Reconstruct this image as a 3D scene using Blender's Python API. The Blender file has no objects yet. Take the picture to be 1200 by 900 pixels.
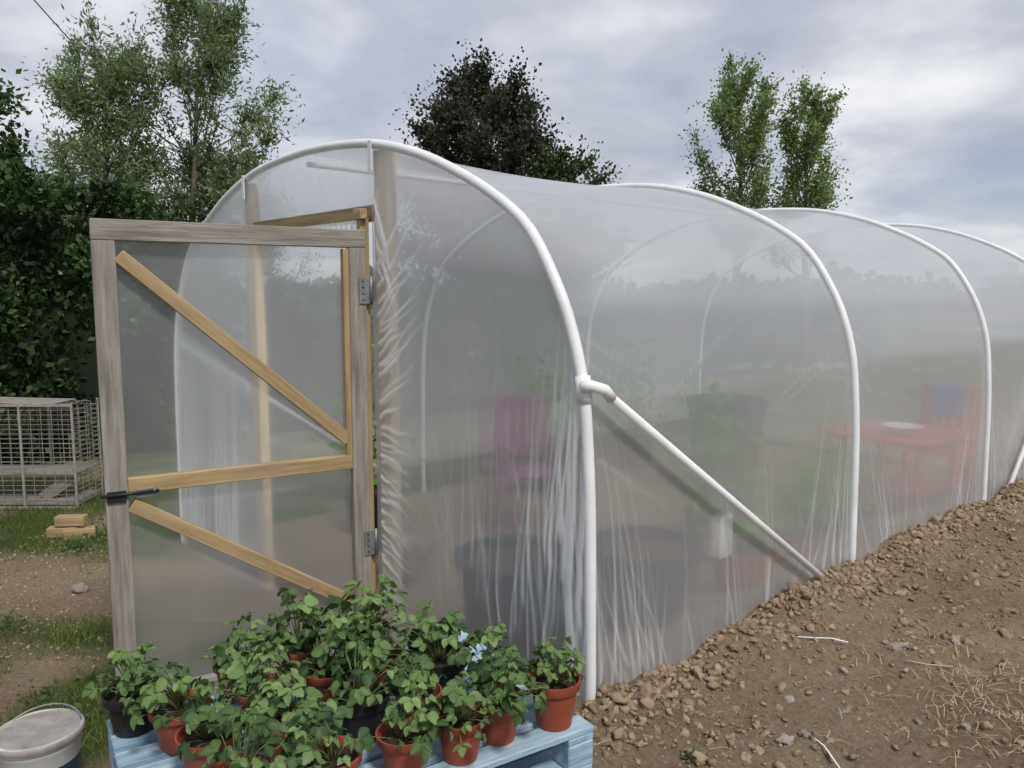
import bpy, bmesh, math, random
import numpy as np
from mathutils import Vector, Matrix, Euler, noise as mn
R=random.Random(7); rng=np.random.default_rng(11)
D=bpy.data; S=bpy.context.scene
# ------------------------------------------------------------ helpers
def link(o): S.collection.objects.link(o); return o
def empty(name,loc=(0,0,0)):
    e=D.objects.new(name,None); e.location=loc; e.empty_display_size=.2; return link(e)
def par(o,e):
    o.parent=e; o.matrix_parent_inverse=Matrix.Translation(-Vector(e.location)); return o
def mesh(name,V,F,mat=None,parent=None,smooth=False,attrs=None):
    V=np.asarray(V,dtype=np.float32).reshape(-1,3)
    me=D.meshes.new(name)
    if isinstance(F,np.ndarray):
        n,k=F.shape
        me.vertices.add(len(V)); me.vertices.foreach_set('co',V.ravel())
        me.loops.add(n*k); me.loops.foreach_set('vertex_index',F.astype(np.int32).ravel())
        me.polygons.add(n); me.polygons.foreach_set('loop_start',np.arange(0,n*k,k,dtype=np.int32))
        me.polygons.foreach_set('loop_total',np.full(n,k,dtype=np.int32))
        me.update(calc_edges=True)
    else:
        me.from_pydata([tuple(map(float,v)) for v in V],[],F); me.update()
    if smooth: me.polygons.foreach_set('use_smooth',[True]*len(me.polygons))
    if attrs:
        for k,a in attrs.items():
            at=me.attributes.new(k,'FLOAT','POINT'); at.data.foreach_set('value',np.asarray(a,dtype=np.float32).ravel())
    if mat: me.materials.append(mat)
    o=link(D.objects.new(name,me))
    if parent: par(o,parent)
    return o
def gridfaces(nr,nc,flip=False):
    i=np.arange(nr-1)[:,None]*nc+np.arange(nc-1)[None,:]
    f=np.stack([i,i+1,i+nc+1,i+nc],-1).reshape(-1,4)
    return f[:,::-1].copy() if flip else f
def beam(name,p0,p1,w,h,mat,parent=None,up=(0,0,1),bev=.003):
    p0=Vector(p0);p1=Vector(p1);d=p1-p0;L=d.length;x=d.normalized();u=Vector(up)
    y=u.cross(x)
    if y.length<1e-3: y=Vector((0,1,0)).cross(x)
    y.normalize(); z=x.cross(y)
    bm=bmesh.new(); bmesh.ops.create_cube(bm,size=1)
    for v in bm.verts: v.co=Vector((v.co.x*L,v.co.y*w,v.co.z*h))
    if bev: bmesh.ops.bevel(bm,geom=bm.edges[:],offset=bev,segments=1,affect='EDGES')
    me=D.meshes.new(name); bm.to_mesh(me); bm.free()
    if mat: me.materials.append(mat)
    o=link(D.objects.new(name,me)); M=Matrix((x,y,z)).transposed().to_4x4(); M.translation=(p0+p1)/2
    o.matrix_world=M
    if parent: 
        o.parent=parent; o.matrix_parent_inverse=Matrix.Translation(-Vector(parent.location))
    return o
def tube(name,pts,r,mat,parent=None,seg=10,radii=None):
    V=[];F=[]
    pts=[Vector(p) for p in pts]; n=len(pts); ref=None
    for i,p in enumerate(pts):
        t=(pts[min(i+1,n-1)]-pts[max(i-1,0)]).normalized()
        if ref is None: ref=t.orthogonal().normalized()
        ref=(ref-t*ref.dot(t)).normalized(); b=t.cross(ref)
        rr=radii[i] if radii is not None else r
        for k in range(seg):
            a=2*math.pi*k/seg; V.append(p+ref*math.cos(a)*rr+b*math.sin(a)*rr)
    for i in range(n-1):
        for k in range(seg):
            k2=(k+1)%seg; F.append((i*seg+k,i*seg+k2,(i+1)*seg+k2,(i+1)*seg+k))
    F.append(tuple(range(seg))[::-1]); F.append(tuple((n-1)*seg+k for k in range(seg)))
    if name is None: return V,F
    return mesh(name,V,F,mat,parent,True)
def lathe(name,prof,loc,mat,parent=None,seg=28,wob=0):
    V=[];F=[];x,y,z=loc;n=len(prof)
    for i,(r,h) in enumerate(prof):
        for k in range(seg):
            a=2*math.pi*k/seg; rr=r*(1+wob*math.sin(2*a+1)); V.append((x+rr*math.cos(a),y+rr*math.sin(a),z+h))
    for i in range(n-1):
        for k in range(seg):
            k2=(k+1)%seg; F.append((i*seg+k,i*seg+k2,(i+1)*seg+k2,(i+1)*seg+k))
    F.append(tuple((n-1)*seg+k for k in range(seg))); F.append(tuple(range(seg))[::-1])
    o=mesh(name,V,F,mat,parent,True)
    m=o.modifiers.new('es','EDGE_SPLIT'); m.split_angle=math.radians(40)
    return o
# ------------------------------------------------------------ materials
def newmat(name):
    m=D.materials.new(name); m.use_nodes=True; nt=m.node_tree; nt.nodes.clear()
    out=nt.nodes.new('ShaderNodeOutputMaterial'); return m,nt,out
def N(nt,t,**k):
    n=nt.nodes.new(t)
    for a,b in k.items():
        if a in n.inputs: n.inputs[a].default_value=b
        else: setattr(n,a,b)
    return n
def pmat(name,c1,c2,scale=8,rough=.7,bump=.2,stretch=(1,1,1),metal=0,spec=.4,detail=6,coord='Object',c3=None,bdist=.01):
    m,nt,out=newmat(name); L=nt.links
    b=N(nt,'ShaderNodeBsdfPrincipled',Roughness=rough,Metallic=metal); b.inputs['Specular IOR Level'].default_value=spec
    tc=N(nt,'ShaderNodeTexCoord'); mp=N(nt,'ShaderNodeMapping'); mp.inputs['Scale'].default_value=stretch
    L.new(tc.outputs[coord],mp.inputs['Vector'])
    nz=N(nt,'ShaderNodeTexNoise',Scale=scale,Detail=detail,Roughness=.65); L.new(mp.outputs[0],nz.inputs['Vector'])
    r=N(nt,'ShaderNodeValToRGB'); r.color_ramp.elements[0].position=.32; r.color_ramp.elements[1].position=.68
    r.color_ramp.elements[0].color=(*c1,1); r.color_ramp.elements[1].color=(*c2,1)
    if c3: e=r.color_ramp.elements.new(.5); e.color=(*c3,1)
    L.new(nz.outputs['Fac'],r.inputs[0]); L.new(r.outputs[0],b.inputs['Base Color'])
    if bump:
        nb=N(nt,'ShaderNodeTexNoise',Scale=scale*3,Detail=8,Roughness=.7); L.new(mp.outputs[0],nb.inputs['Vector'])
        bp=N(nt,'ShaderNodeBump',Strength=bump,Distance=bdist); L.new(nb.outputs['Fac'],bp.inputs['Height']); L.new(bp.outputs[0],b.inputs['Normal'])
    L.new(b.outputs[0],out.inputs[0]); return m
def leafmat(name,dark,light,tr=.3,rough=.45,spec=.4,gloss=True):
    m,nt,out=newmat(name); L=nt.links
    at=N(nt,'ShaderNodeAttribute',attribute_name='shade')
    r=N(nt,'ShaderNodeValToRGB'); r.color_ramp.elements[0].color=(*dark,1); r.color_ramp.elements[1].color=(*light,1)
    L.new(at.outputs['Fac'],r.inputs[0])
    if gloss:
        b=N(nt,'ShaderNodeBsdfPrincipled',Roughness=rough); b.inputs['Specular IOR Level'].default_value=spec; cin='Base Color'
    else: b=N(nt,'ShaderNodeBsdfDiffuse'); cin='Color'
    t=N(nt,'ShaderNodeBsdfTranslucent'); mx=N(nt,'ShaderNodeMixShader',Fac=tr)
    L.new(r.outputs[0],b.inputs[cin]); L.new(r.outputs[0],t.inputs['Color'])
    L.new(b.outputs[0],mx.inputs[1]); L.new(t.outputs[0],mx.inputs[2]); L.new(mx.outputs[0],out.inputs[0]); return m
def filmmat(name,base=.34,foldgain=.5,blur=0.0,gloss=True,face=.22):
    m,nt,out=newmat(name); L=nt.links
    at=N(nt,'ShaderNodeAttribute',attribute_name='fold')
    tc=N(nt,'ShaderNodeTexCoord'); nz=N(nt,'ShaderNodeTexNoise',Scale=1.3,Detail=4,Roughness=.55); L.new(tc.outputs['Object'],nz.inputs['Vector'])
    lw=N(nt,'ShaderNodeLayerWeight',Blend=.5)
    a=N(nt,'ShaderNodeMath',operation='MULTIPLY_ADD'); a.inputs[1].default_value=foldgain; a.inputs[2].default_value=base-.07; L.new(at.outputs['Fac'],a.inputs[0])
    c=N(nt,'ShaderNodeMath',operation='MULTIPLY_ADD'); c.inputs[1].default_value=.14; L.new(nz.outputs['Fac'],c.inputs[0]); L.new(a.outputs[0],c.inputs[2])
    p2=N(nt,'ShaderNodeMath',operation='POWER'); p2.inputs[1].default_value=2.2; L.new(lw.outputs['Facing'],p2.inputs[0])
    d=N(nt,'ShaderNodeMath',operation='MULTIPLY_ADD'); d.inputs[1].default_value=face*2.2; L.new(p2.outputs[0],d.inputs[0]); L.new(c.outputs[0],d.inputs[2]); d.use_clamp=True
    tr=N(nt,'ShaderNodeBsdfTransparent',Color=(.985,.99,.995,1)); thru=tr
    if blur:
        rf=N(nt,'ShaderNodeBsdfRefraction',Roughness=.50,IOR=1.04,Color=(.99,.995,1,1)); rf.distribution='GGX'
        mb=N(nt,'ShaderNodeMixShader',Fac=blur); L.new(tr.outputs[0],mb.inputs[1]); L.new(rf.outputs[0],mb.inputs[2]); thru=mb
    df=N(nt,'ShaderNodeBsdfDiffuse',Color=(.86,.885,.91,1)); tl=N(nt,'ShaderNodeBsdfTranslucent',Color=(.86,.885,.91,1))
    m1=N(nt,'ShaderNodeMixShader',Fac=.45); L.new(df.outputs[0],m1.inputs[1]); L.new(tl.outputs[0],m1.inputs[2])
    m2=N(nt,'ShaderNodeMixShader'); L.new(d.outputs[0],m2.inputs[0]); L.new(thru.outputs[0],m2.inputs[1]); L.new(m1.outputs[0],m2.inputs[2])
    if gloss:
        gl=N(nt,'ShaderNodeBsdfGlossy',Roughness=.24,Color=(.97,.98,1,1))
        p5=N(nt,'ShaderNodeMath',operation='POWER'); p5.inputs[1].default_value=4; L.new(lw.outputs['Facing'],p5.inputs[0])
        fr=N(nt,'ShaderNodeMath',operation='MULTIPLY_ADD'); fr.inputs[1].default_value=.6; fr.inputs[2].default_value=.065; L.new(p5.outputs[0],fr.inputs[0])
        nb=N(nt,'ShaderNodeTexNoise',Scale=4,Detail=3); L.new(tc.outputs['Object'],nb.inputs['Vector'])
        bp=N(nt,'ShaderNodeBump',Strength=.25,Distance=.02); L.new(nb.outputs['Fac'],bp.inputs['Height']); L.new(bp.outputs[0],gl.inputs['Normal'])
        m3=N(nt,'ShaderNodeMixShader'); L.new(fr.outputs[0],m3.inputs[0]); L.new(m2.outputs[0],m3.inputs[1]); L.new(gl.outputs[0],m3.inputs[2]); m2=m3
    L.new(m2.outputs[0],out.inputs[0]); return m
M_film=filmmat('polythene_film',.21,.55,.56); M_film_far=filmmat('polythene_film_far',.30,.4,0,False); M_door_film=filmmat('door_film',.20,.4,.5)
M_pipe=pmat('white_pipe',(.70,.72,.74),(.82,.83,.84),6,.4,.05)
M_grey=pmat('weathered_timber',(.17,.15,.13),(.36,.335,.305),5,.85,.5,(.6,8,8))
M_pine=pmat('treated_pine',(.25,.175,.088),(.46,.35,.19),3,.7,.3,(.7,9,9))
M_oldpine=pmat('pale_timber',(.46,.36,.24),(.66,.56,.41),4,.75,.3,(.7,9,9))
M_metal=pmat('galvanised',(.18,.19,.20),(.34,.35,.36),20,.5,.1,metal=.6)
M_black=pmat('black_plastic',(.010,.010,.011),(.025,.025,.027),10,.45,.05)
M_terra=pmat('terracotta_plastic',(.24,.054,.026),(.33,.088,.046),9,.5,.08,c3=(.27,.066,.034))
M_terra2=pmat('terracotta_faded',(.30,.095,.055),(.38,.145,.09),9,.6,.1)
M_compost=pmat('compost',(.02,.013,.009),(.07,.045,.03),60,.95,.8)
M_blue=pmat('blue_pallet_paint',(.17,.29,.40),(.44,.56,.64),5,.75,.5,(1,8,8),c3=(.30,.43,.53))
M_wire=pmat('cage_wire',(.28,.25,.23),(.46,.43,.40),15,.5,0,metal=.3)
M_bucket=pmat('bucket_plastic',(.50,.53,.52),(.68,.70,.69),7,.5,.1)
M_lid=pmat('lid_plastic',(.26,.26,.23),(.56,.56,.53),9,.5,.2)
M_straw=leafmat('strawberry_leaf',(.03,.072,.022),(.22,.33,.115),.28,.5,.35)
M_tom=leafmat('tomato_leaf',(.07,.18,.03),(.22,.44,.08),.4,gloss=False)
M_stem=pmat('stem',(.10,.14,.05),(.18,.2,.09),20,.6,0)
M_bark=pmat('bark',(.09,.075,.055),(.2,.17,.14),6,.9,0,(1,1,.3))
M_willow=leafmat('willow_leaf',(.085,.13,.055),(.31,.39,.20),.45,gloss=False)
M_birch=leafmat('birch_leaf',(.11,.17,.06),(.34,.44,.19),.45,gloss=False)
M_beech=leafmat('copper_beech_leaf',(.016,.02,.015),(.115,.125,.085),.25,gloss=False)
M_beech2=leafmat('beech_leaf',(.022,.036,.016),(.12,.18,.07),.25,gloss=False)
M_hedge=leafmat('laurel_leaf',(.012,.028,.010),(.10,.17,.055),.2,.4,.4)
M_conif=leafmat('dark_leaf',(.02,.04,.015),(.11,.17,.065),.3,gloss=False)
M_light_block=pmat('hedge_light_block',(.005,.009,.004),(.012,.02,.008),5,.95,0)  # near-black colour for the added light-blocking body in the hedge
M_grass=leafmat('grass_blade',(.06,.10,.025),(.20,.25,.085),.3,gloss=False)
M_drystraw=pmat('dry_straw',(.38,.30,.18),(.55,.45,.30),10,.8,0)
M_maroon=pmat('maroon_paint',(.34,.03,.045),(.48,.06,.08),6,.5,.1)
M_red=pmat('red_paint',(.48,.03,.025),(.60,.06,.045),6,.5,.1)
M_purple=pmat('purple_paint',(.20,.06,.14),(.28,.09,.2),6,.5,.1)
M_bluepl=pmat('blue_plastic',(.03,.14,.42),(.05,.20,.52),6,.4,.05)
M_navy=pmat('navy_plastic',(.02,.035,.07),(.035,.055,.10),6,.4,.05)
M_white=pmat('white_card',(.75,.75,.75),(.85,.85,.85),6,.6,0)
# ------------------------------------------------------------ tunnel frame
def T(s,d,z): return Vector((.296-.682*s+.731*d, 2.907+.731*s+.682*d, z))
def Tl(x,y):
    rx=x-.296; ry=y-2.907
    return (-.682*rx+.731*ry, .731*rx+.682*ry)
DS=[0,2.27,4.58,6.85]
half=[(0,-.35),(0,0),(.005,.45),(.012,.8),(.03,1.08),(.05,1.25),(.097,1.427),(.17,1.6),(.336,1.849),(.52,1.985),(.752,2.105),(1.05,2.225),(1.395,2.313),(1.72,2.35),(2.05,2.362)]
prof=half+[(4.1-s,z) for s,z in half[-2::-1]]
def catmull(P,n=12):
    P=[np.array(p,float) for p in P]; out=[]
    for i in range(len(P)-1):
        p0=P[max(i-1,0)];p1=P[i];p2=P[i+1];p3=P[min(i+2,len(P)-1)]
        L=np.linalg.norm(p2-p1)
        m1=(p2-p0)/(np.linalg.norm(p2-p0)+1e-9)*L; m2=(p3-p1)/(np.linalg.norm(p3-p1)+1e-9)*L
        for k in range(n):
            t=k/n
            out.append((2*t**3-3*t**2+1)*p1+(t**3-2*t**2+t)*m1+(-2*t**3+3*t**2)*p2+(t**3-t**2)*m2)
    out.append(P[-1]); return np.array(out)
PC=catmull(prof); seg=np.linalg.norm(np.diff(PC,axis=0),axis=1); AL=np.concatenate([[0],np.cumsum(seg)])
TOT=AL[-1]; A0=.35
def arc(a): return np.interp(a,AL,PC[:,0]),np.interp(a,AL,PC[:,1])
def arcn(a):
    s1,z1=arc(a-.04); s2,z2=arc(a+.04); ts=s2-s1; tz=z2-z1; l=np.hypot(ts,tz)+1e-9
    return -tz/l, ts/l
def foldfield(U,V,lines):
    f=np.zeros_like(U)
    for (u0,v0,u1,v1,w,am) in lines:
        du=u1-u0;dv=v1-v0;L2=du*du+dv*dv
        t=((U-u0)*du+(V-v0)*dv)/L2
        msk=(t>0)&(t<1)
        tt=t[msk]; L=math.sqrt(L2)
        ph=math.sin(u0*91+v0*37)
        bow=.04*L*np.sin(tt*3.1416)*ph+.006*np.sin(tt*9+ph*7)
        dist=((U[msk]-u0)*dv-(V[msk]-v0)*du)/L+bow
        ww=w*(.5+.8*(1-tt))
        f[msk]+=am*np.exp(-(dist/ww)**2)*np.clip(tt*12,0,1)*(1-tt)**.7*1.2
    return f
tun=empty('polytunnel',T(2.05,0,0))
def sheet(name,a0,a1,na,d0,d1,nd,lines,mat):
    a=np.linspace(a0,a1,na); d=np.linspace(d0,d1,nd)
    A,Dd=np.meshgrid(a,d,indexing='ij'); fold=foldfield(Dd,A-A0,lines) if lines else np.zeros_like(A)
    s,z=arc(A); ns,nz=arcn(A)
    ds=np.array(DS); idx=np.clip(np.searchsorted(ds,Dd,side='right')-1,0,len(ds)-2)
    fr=(Dd-ds[idx])/(ds[idx+1]-ds[idx]); fr=np.clip(fr,0,1)
    sag=-.045*np.sin(np.pi*fr)**.8*np.clip((A-A0)/.8,0,1)-.004
    off=sag+.006*np.minimum(fold,1.5)
    s=s+ns*off; z=z+nz*off
    X=.296-.682*s+.731*Dd; Y=2.907+.731*s+.682*Dd
    return mesh(name,np.stack([X,Y,z],-1),gridfaces(na,nd,True),mat,tun,True,{'fold':np.clip(fold,0,1.1)})
ln=[]
for i,dh in enumerate(DS):
    for k in range(26 if i else 14):
        sp=R.uniform(-.7,.7)
        if i==0: sp=abs(sp)*.8
        top=R.uniform(.35,1.3); ln.append((dh+sp*1.0,R.uniform(-.05,.1),dh+sp*R.uniform(.15,.6),top,R.uniform(.003,.009),R.uniform(.12,.65)))
    for k in range(12):
        a=R.uniform(1.3,3.2); sgn=R.choice([-1,1])
        ln.append((dh+sgn*.02,a,dh+sgn*R.uniform(.12,.3),a+R.uniform(-.12,.12),R.uniform(.008,.018),R.uniform(.06,.2)))
for k in range(140):
    d=R.uniform(0,6.85); L=R.uniform(.1,.95)
    ln.append((d,-.05,d+R.uniform(-.14,.14),L,R.uniform(.003,.011),R.uniform(.1,.5)))
for k in range(12):
    d=R.uniform(.03,.5); ln.append((d,-.1,d*R.uniform(.7,1),R.uniform(.5,1.2)*(1-d*.6),R.uniform(.003,.007),R.uniform(.15,.45)))
for k in range(9):
    d=R.uniform(.3,4.5); a=R.uniform(.5,1.5); ln.append((d,a,d+R.uniform(.6,1.6),a+R.uniform(-.2,.5),.005,R.uniform(.1,.3)))
for k in range(12):
    i=R.randrange(3); d=DS[i]+.03; a=R.uniform(.9,1.5); ln.append((d,a,d+R.uniform(.2,.7),a-R.uniform(.2,.7),R.uniform(.005,.009),R.uniform(.12,.35)))
sheet('roof_film_near',A0-.06,TOT/2,190,0,6.85,1100,ln,M_film)
sheet('roof_film_far',TOT/2,TOT-A0,60,0,6.85,120,None,M_film_far)
for i,dh in enumerate(DS):
    pts=[]
    for a in np.linspace(0.02,TOT-.02,110):
        s,z=arc(a); ns,nz=arcn(a); pts.append(T(s+ns*.006,dh,z+nz*.006))
    tube('hoop_%d'%(i+1),pts,.0225 if i==0 else .021,M_pipe,tun,12)
tube('ridge_pole',[T(2.05,d,2.30) for d in (0,6.85)],.015,M_pipe,tun)
def brace(n,p,q): tube(n,[p,q],.018,M_pipe,tun,12)
brace('brace_front',T(-.012,.04,1.25),T(-.045,2.13,-.10)); brace('brace_end',T(-.01,6.83,1.26),T(-.045,4.9,-.10))
brace('brace_front_far',T(4.09,.02,1.26),T(4.12,2.1,-.2))
for dh in (0.0,6.85):
    tube('clamp_sleeve',[T(.035,dh,1.20),T(.05,dh,1.30)],.029,M_pipe,tun,14)
    tube('clamp_elbow',[T(.03,dh-.03,1.262),T(0,dh-.01,1.268),T(-.02,dh+.045,1.25),T(-.02,dh+.085,1.215)],.022,M_pipe,tun,12)
half_n=len(PC)//2+1
def s_of_z(z): return np.interp(z,PC[:half_n,1],PC[:half_n,0])
def face_panel(name,sa,sb,z0,z1,ns_,nz_,lines,mat,dpl=-.012,flip=False):
    zr=np.linspace(z0,z1,nz_); u=np.linspace(0,1,ns_)
    Z,U=np.meshgrid(zr,u,indexing='ij')
    SA=sa(Z); SB=sb(Z); s=SA+(SB-SA)*U
    fold=foldfield(s,Z,lines) if lines else np.zeros_like(s)
    d=dpl-.007*np.minimum(fold,1.5)
    X=.296-.682*s+.731*d; Y=2.907+.731*s+.682*d
    return mesh(name,np.stack([X,Y,Z],-1),gridfaces(nz_,ns_,flip),mat,tun,True,{'fold':np.clip(fold,0,1.2)})
fl=[]
for k in range(80):
    z=.08+2.05*k/80+R.uniform(-.02,.02)
    if z>1.75: an=-62-18*(z-1.75)/.4+R.uniform(-4,4); L=R.uniform(.15,.38)
    elif z>.95: an=28+22*(z-.95)/.8+R.uniform(-6,8); L=R.uniform(.14,.55)
    else: an=R.uniform(-35,-10)+ (z-.5)*40; L=R.uniform(.08,.28)
    a=math.radians(an); s0=1.385
    fl.append((s0,z,s0-L*math.cos(a)-.03,z+L*math.sin(a),R.uniform(.005,.013),R.uniform(.45,1.3)))
for k in range(50):
    s=abs(R.gauss(0,.16))+.01; L=R.uniform(.3,1.35); z=R.uniform(-.05,.7)
    fl.append((s,z,s*R.uniform(.5,1.1),z+L,R.uniform(.003,.010),R.uniform(.2,.9)))
for k in range(22):
    s=R.uniform(.15,.7); fl.append((s,R.uniform(0,.8),s+R.uniform(-.15,.12),R.uniform(.9,1.7),R.uniform(.003,.008),R.uniform(.15,.6)))
for k in range(12):
    s=R.uniform(.4,1.2); fl.append((s,R.uniform(0,.5),s+R.uniform(-.35,.35),R.uniform(.7,1.8),R.uniform(.005,.012),R.uniform(.08,.25)))
for k in range(8):
    s=R.uniform(.0,.08); fl.append((s,-.3,s,R.uniform(1.3,1.8),R.uniform(.01,.02),R.uniform(.4,.8)))
face_panel('front_film_right',lambda z:s_of_z(z)-.01,lambda z:1.42+0*z,-.12,2.305,240,330,fl,M_film,flip=True)
f2=[]
for k in range(40):
    z=R.uniform(0,2.1); a=math.radians(R.uniform(-60,50)); L=R.uniform(.1,.4)
    f2.append((2.85,z,2.85+L*math.cos(a),z+L*math.sin(a),R.uniform(.008,.015),R.uniform(.2,.6)))
for k in range(40):
    s=R.uniform(3.1,4.05); f2.append((s,-.2,s-.1,R.uniform(.7,1.7),.014,R.uniform(.3,.8)))
face_panel('front_film_left',lambda z:2.80+0*z,lambda z:4.11-s_of_z(z),-.28,2.28,140,160,f2,M_film,flip=True)
u=np.linspace(1.42,2.80,120); ztop=np.array([np.interp(x,PC[:,0][15:],PC[:,1][15:]) for x in u]); v=np.linspace(0,1,40)
Uu,Vv=np.meshgrid(u,v,indexing='xy'); Z=2.03+(ztop[None,:]-2.03)*Vv
f3=[]
for k in range(12):
    a=R.uniform(1.45,2.75); f3.append((a,2.36,a+R.uniform(-.15,.15),2.04,R.uniform(.006,.012),R.uniform(.06,.3)))
ff=foldfield(Uu,Z,f3); dd=-.012-.004*ff
mesh('front_film_over_door',np.stack([.296-.682*Uu+.731*dd,2.907+.731*Uu+.682*dd,Z],-1),gridfaces(40,120,True),M_film,tun,True,{'fold':ff})
face_panel('end_film',lambda z:s_of_z(z),lambda z:4.1-s_of_z(z),-.2,2.3,20,40,None,M_film_far,dpl=6.85)
beam('door_post_hinge',T(1.36,.03,-.3),T(1.36,.03,2.29),.11,.06,M_oldpine,tun,up=(.731,.682,0))
beam('door_jamb_strip',T(1.475,-.03,-.28),T(1.475,-.03,1.97),.035,.05,M_pine,tun,up=(.731,.682,0))
beam('door_post_latch',T(2.79,.03,-.3),T(2.79,.03,2.27),.10,.06,M_oldpine,tun,up=(.731,.682,0))
beam('door_header',T(1.42,.03,2.00),T(2.74,.03,2.00),.05,.075,M_pine,tun,up=(0,0,1))
beam('jamb_cap',T(1.43,-.05,1.99),T(1.50,-.05,1.99),.04,.05,M_pine,tun)
V=[];nn=60
for i in range(nn):
    s=1.52+i*(.62/nn); w=.012*math.sin(i*1.3)
    V+= [T(s,-.03+w,1.965),T(s,-.035+w,1.89+.03*math.sin(i*.21))]
mesh('header_film_flap',V,[(2*i,2*i+2,2*i+3,2*i+1) for i in range(nn-1)],M_film,tun,True,{'fold':[.6]*(2*nn)})
for s0 in (1.40,2.79):
    zt=float(np.interp(s0,PC[:,0][15:],PC[:,1][15:]))
    beam('tape_tag',T(s0,-.03,zt+.02),T(s0+.01,-.025,zt-.12),.03,.006,M_pipe,tun,up=(.731,.682,0),bev=.001)
# ------------------------------------------------------------ door
H=Vector((-.725,3.955,0)); E=Vector((-1.75,3.35,0)); dv=(E-H); DW=dv.length; dx=dv.normalized(); dn=Vector((-dx.y,dx.x,0))
if dn.y>0: dn=-dn
door=empty('polytunnel_door',H+Vector((0,0,.8)))
def P(u,z,o=0): q=H+dx*u+dn*o; q.z=z; return q
up=tuple(dn)
zb,zt=-.255,1.915
beam('hinge_stile',P(.045,zb,0),P(.045,zt-.09,0),.085,.045,M_grey,door,up)
beam('free_stile',P(DW-.045,zb,0),P(DW-.045,zt-.09,0),.09,.045,M_grey,door,up)
beam('top_rail',P(0,zt-.045,0),P(DW,zt-.045,0),.088,.045,M_grey,door,up)
beam('inner_batten',P(.103,.80,.005),P(.103,zt-.095,.005),.028,.04,M_pine,door,up)
beam('mid_rail',P(.09,.775,.004),P(DW-.09,.775,.004),.068,.045,M_pine,door,up)
beam('upper_brace',P(.105,.885,.003),P(DW-.10,1.765,.003),.06,.042,M_pine,door,up)
beam('lower_brace',P(.12,.06,.003),P(DW-.10,.69,.003),.06,.042,M_pine,door,up)
beam('bottom_rail',P(.09,zb+.045,.002),P(DW-.09,zb+.045,.002),.085,.042,M_grey,door,up)
nu,nv=70,110; uu=np.linspace(.02,DW-.02,nu); vv=np.linspace(zb+.01,zt-.01,nv); VV,UU=np.meshgrid(vv,uu,indexing='ij')
f4=[]
for k in range(16):
    a=R.uniform(.1,1.1); b=R.choice([1.83,.85]); f4.append((a,b,a+R.uniform(-.1,.1),b-R.uniform(.15,.5),R.uniform(.008,.015),R.uniform(.06,.25)))
ff=foldfield(UU,VV,f4); o=-.027-.004*np.sin(UU*5)*np.sin(VV*3)
mesh('door_film',np.stack([H.x+dx.x*UU+dn.x*o,H.y+dx.y*UU+dn.y*o,VV],-1),gridfaces(nv,nu,True),M_door_film,door,True,{'fold':ff})
for z in (1.62,.35):
    beam('hinge_leaf',P(.012,z-.065,.027),P(.012,z+.065,.027),.055,.004,M_metal,door,up,bev=.001)
    tube('hinge_pin',[P(-.02,z-.07,.032),P(-.02,z+.07,.032)],.008,M_metal,door,8)
    beam('hinge_leaf_b',P(-.035,z-.05,.03),P(-.035,z+.05,.03),.03,.004,M_metal,door,up,bev=.001)
    for k in range(4): tube('screw',[P(.02,z-.045+k*.03,.028),P(.02,z-.045+k*.03,.033)],.004,M_black,door,6)
beam('latch_plate',P(DW-.08,.735,.03),P(DW-.005,.735,.03),.05,.006,M_black,door,up,bev=.001)
tube('latch_bolt',[P(DW-.21,.745,.036),P(DW+.02,.745,.036)],.008,M_black,door,8)
beam('latch_strap',P(DW-.20,.742,.031),P(DW-.12,.742,.031),.04,.006,M_metal,door,up,bev=.001)
tube('latch_knob',[P(DW-.19,.745,.036),P(DW-.19,.76,.065)],.006,M_metal,door,8)
# ------------------------------------------------------------ ground
def sstep(x,a,b):
    t=min(1,max(0,(x-a)/(b-a))); return t*t*(3-2*t)
def fb(x,y,sc,oc=4): return mn.fractal((x*sc,y*sc,3.7),1.0,2.0,oc)
def gmask(x,y):
    s,d=Tl(x,y)
    g=sstep(s,1.0,1.8)
    patch=1-.95*sstep(y,4.1,4.6)*(1-sstep(y,5.3,5.9))
    n=.45+1.25*mn.noise((x*1.9,y*1.9,0))
    inside=1 if (0<s<4.1 and 0<d<6.85) else 0
    v=g*patch*(n+.35)
    if s<0 and (x>14 or y>14 or y<-6 or x<-7): v=.8
    return 0 if inside else max(0,min(1,v))
def gh(x,y,fine=True):
    s,d=Tl(x,y); w=-s
    r=sstep(w,-1.1,-.02); h=-.28+.28*r
    if abs(x)>12 or y>14 or y<-4: return -.28+.2*mn.noise((x*.03,y*.03,0))
    if w>-.35:
        h+=.055*math.exp(-((w-.10)/.17)**2)*(1+1.2*mn.noise((d*2.2,w*2,5)))*sstep(d,-.6,.1)
        h+=.07*fb(x,y,1.6,3)*r
    if fine:
        amp=.022*r+.007
        h+=amp*fb(x,y,6,4)
        if r>.5: h+=.020*abs(fb(x,y,13,3))+.008*fb(x,y,28,2)
    if w>.25: h-=.05*sstep(w,.25,.9)
    return h
def axis(a,b,st):
    m=list(np.arange(a,b,st)); o=m[-1]; k=st
    while o<600: k*=1.35; o+=k; m.append(o)
    o=m[0];k=st;pre=[]
    while o>-600: k*=1.35;o-=k; pre.append(o)
    return pre[::-1]+m
xs=axis(-4.6,7.0,.026); ys=axis(1.3,8.3,.026)
GV=[];GA=[]
for y in ys:
    for x in xs:
        fine=-4.7<x<7.1 and 1.2<y<8.4
        GV.append((x,y,gh(x,y,fine))); GA.append(gmask(x,y))
m,nt,out=newmat('soil_and_grass'); L=nt.links
b=N(nt,'ShaderNodeBsdfDiffuse')
tc=N(nt,'ShaderNodeTexCoord')
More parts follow.
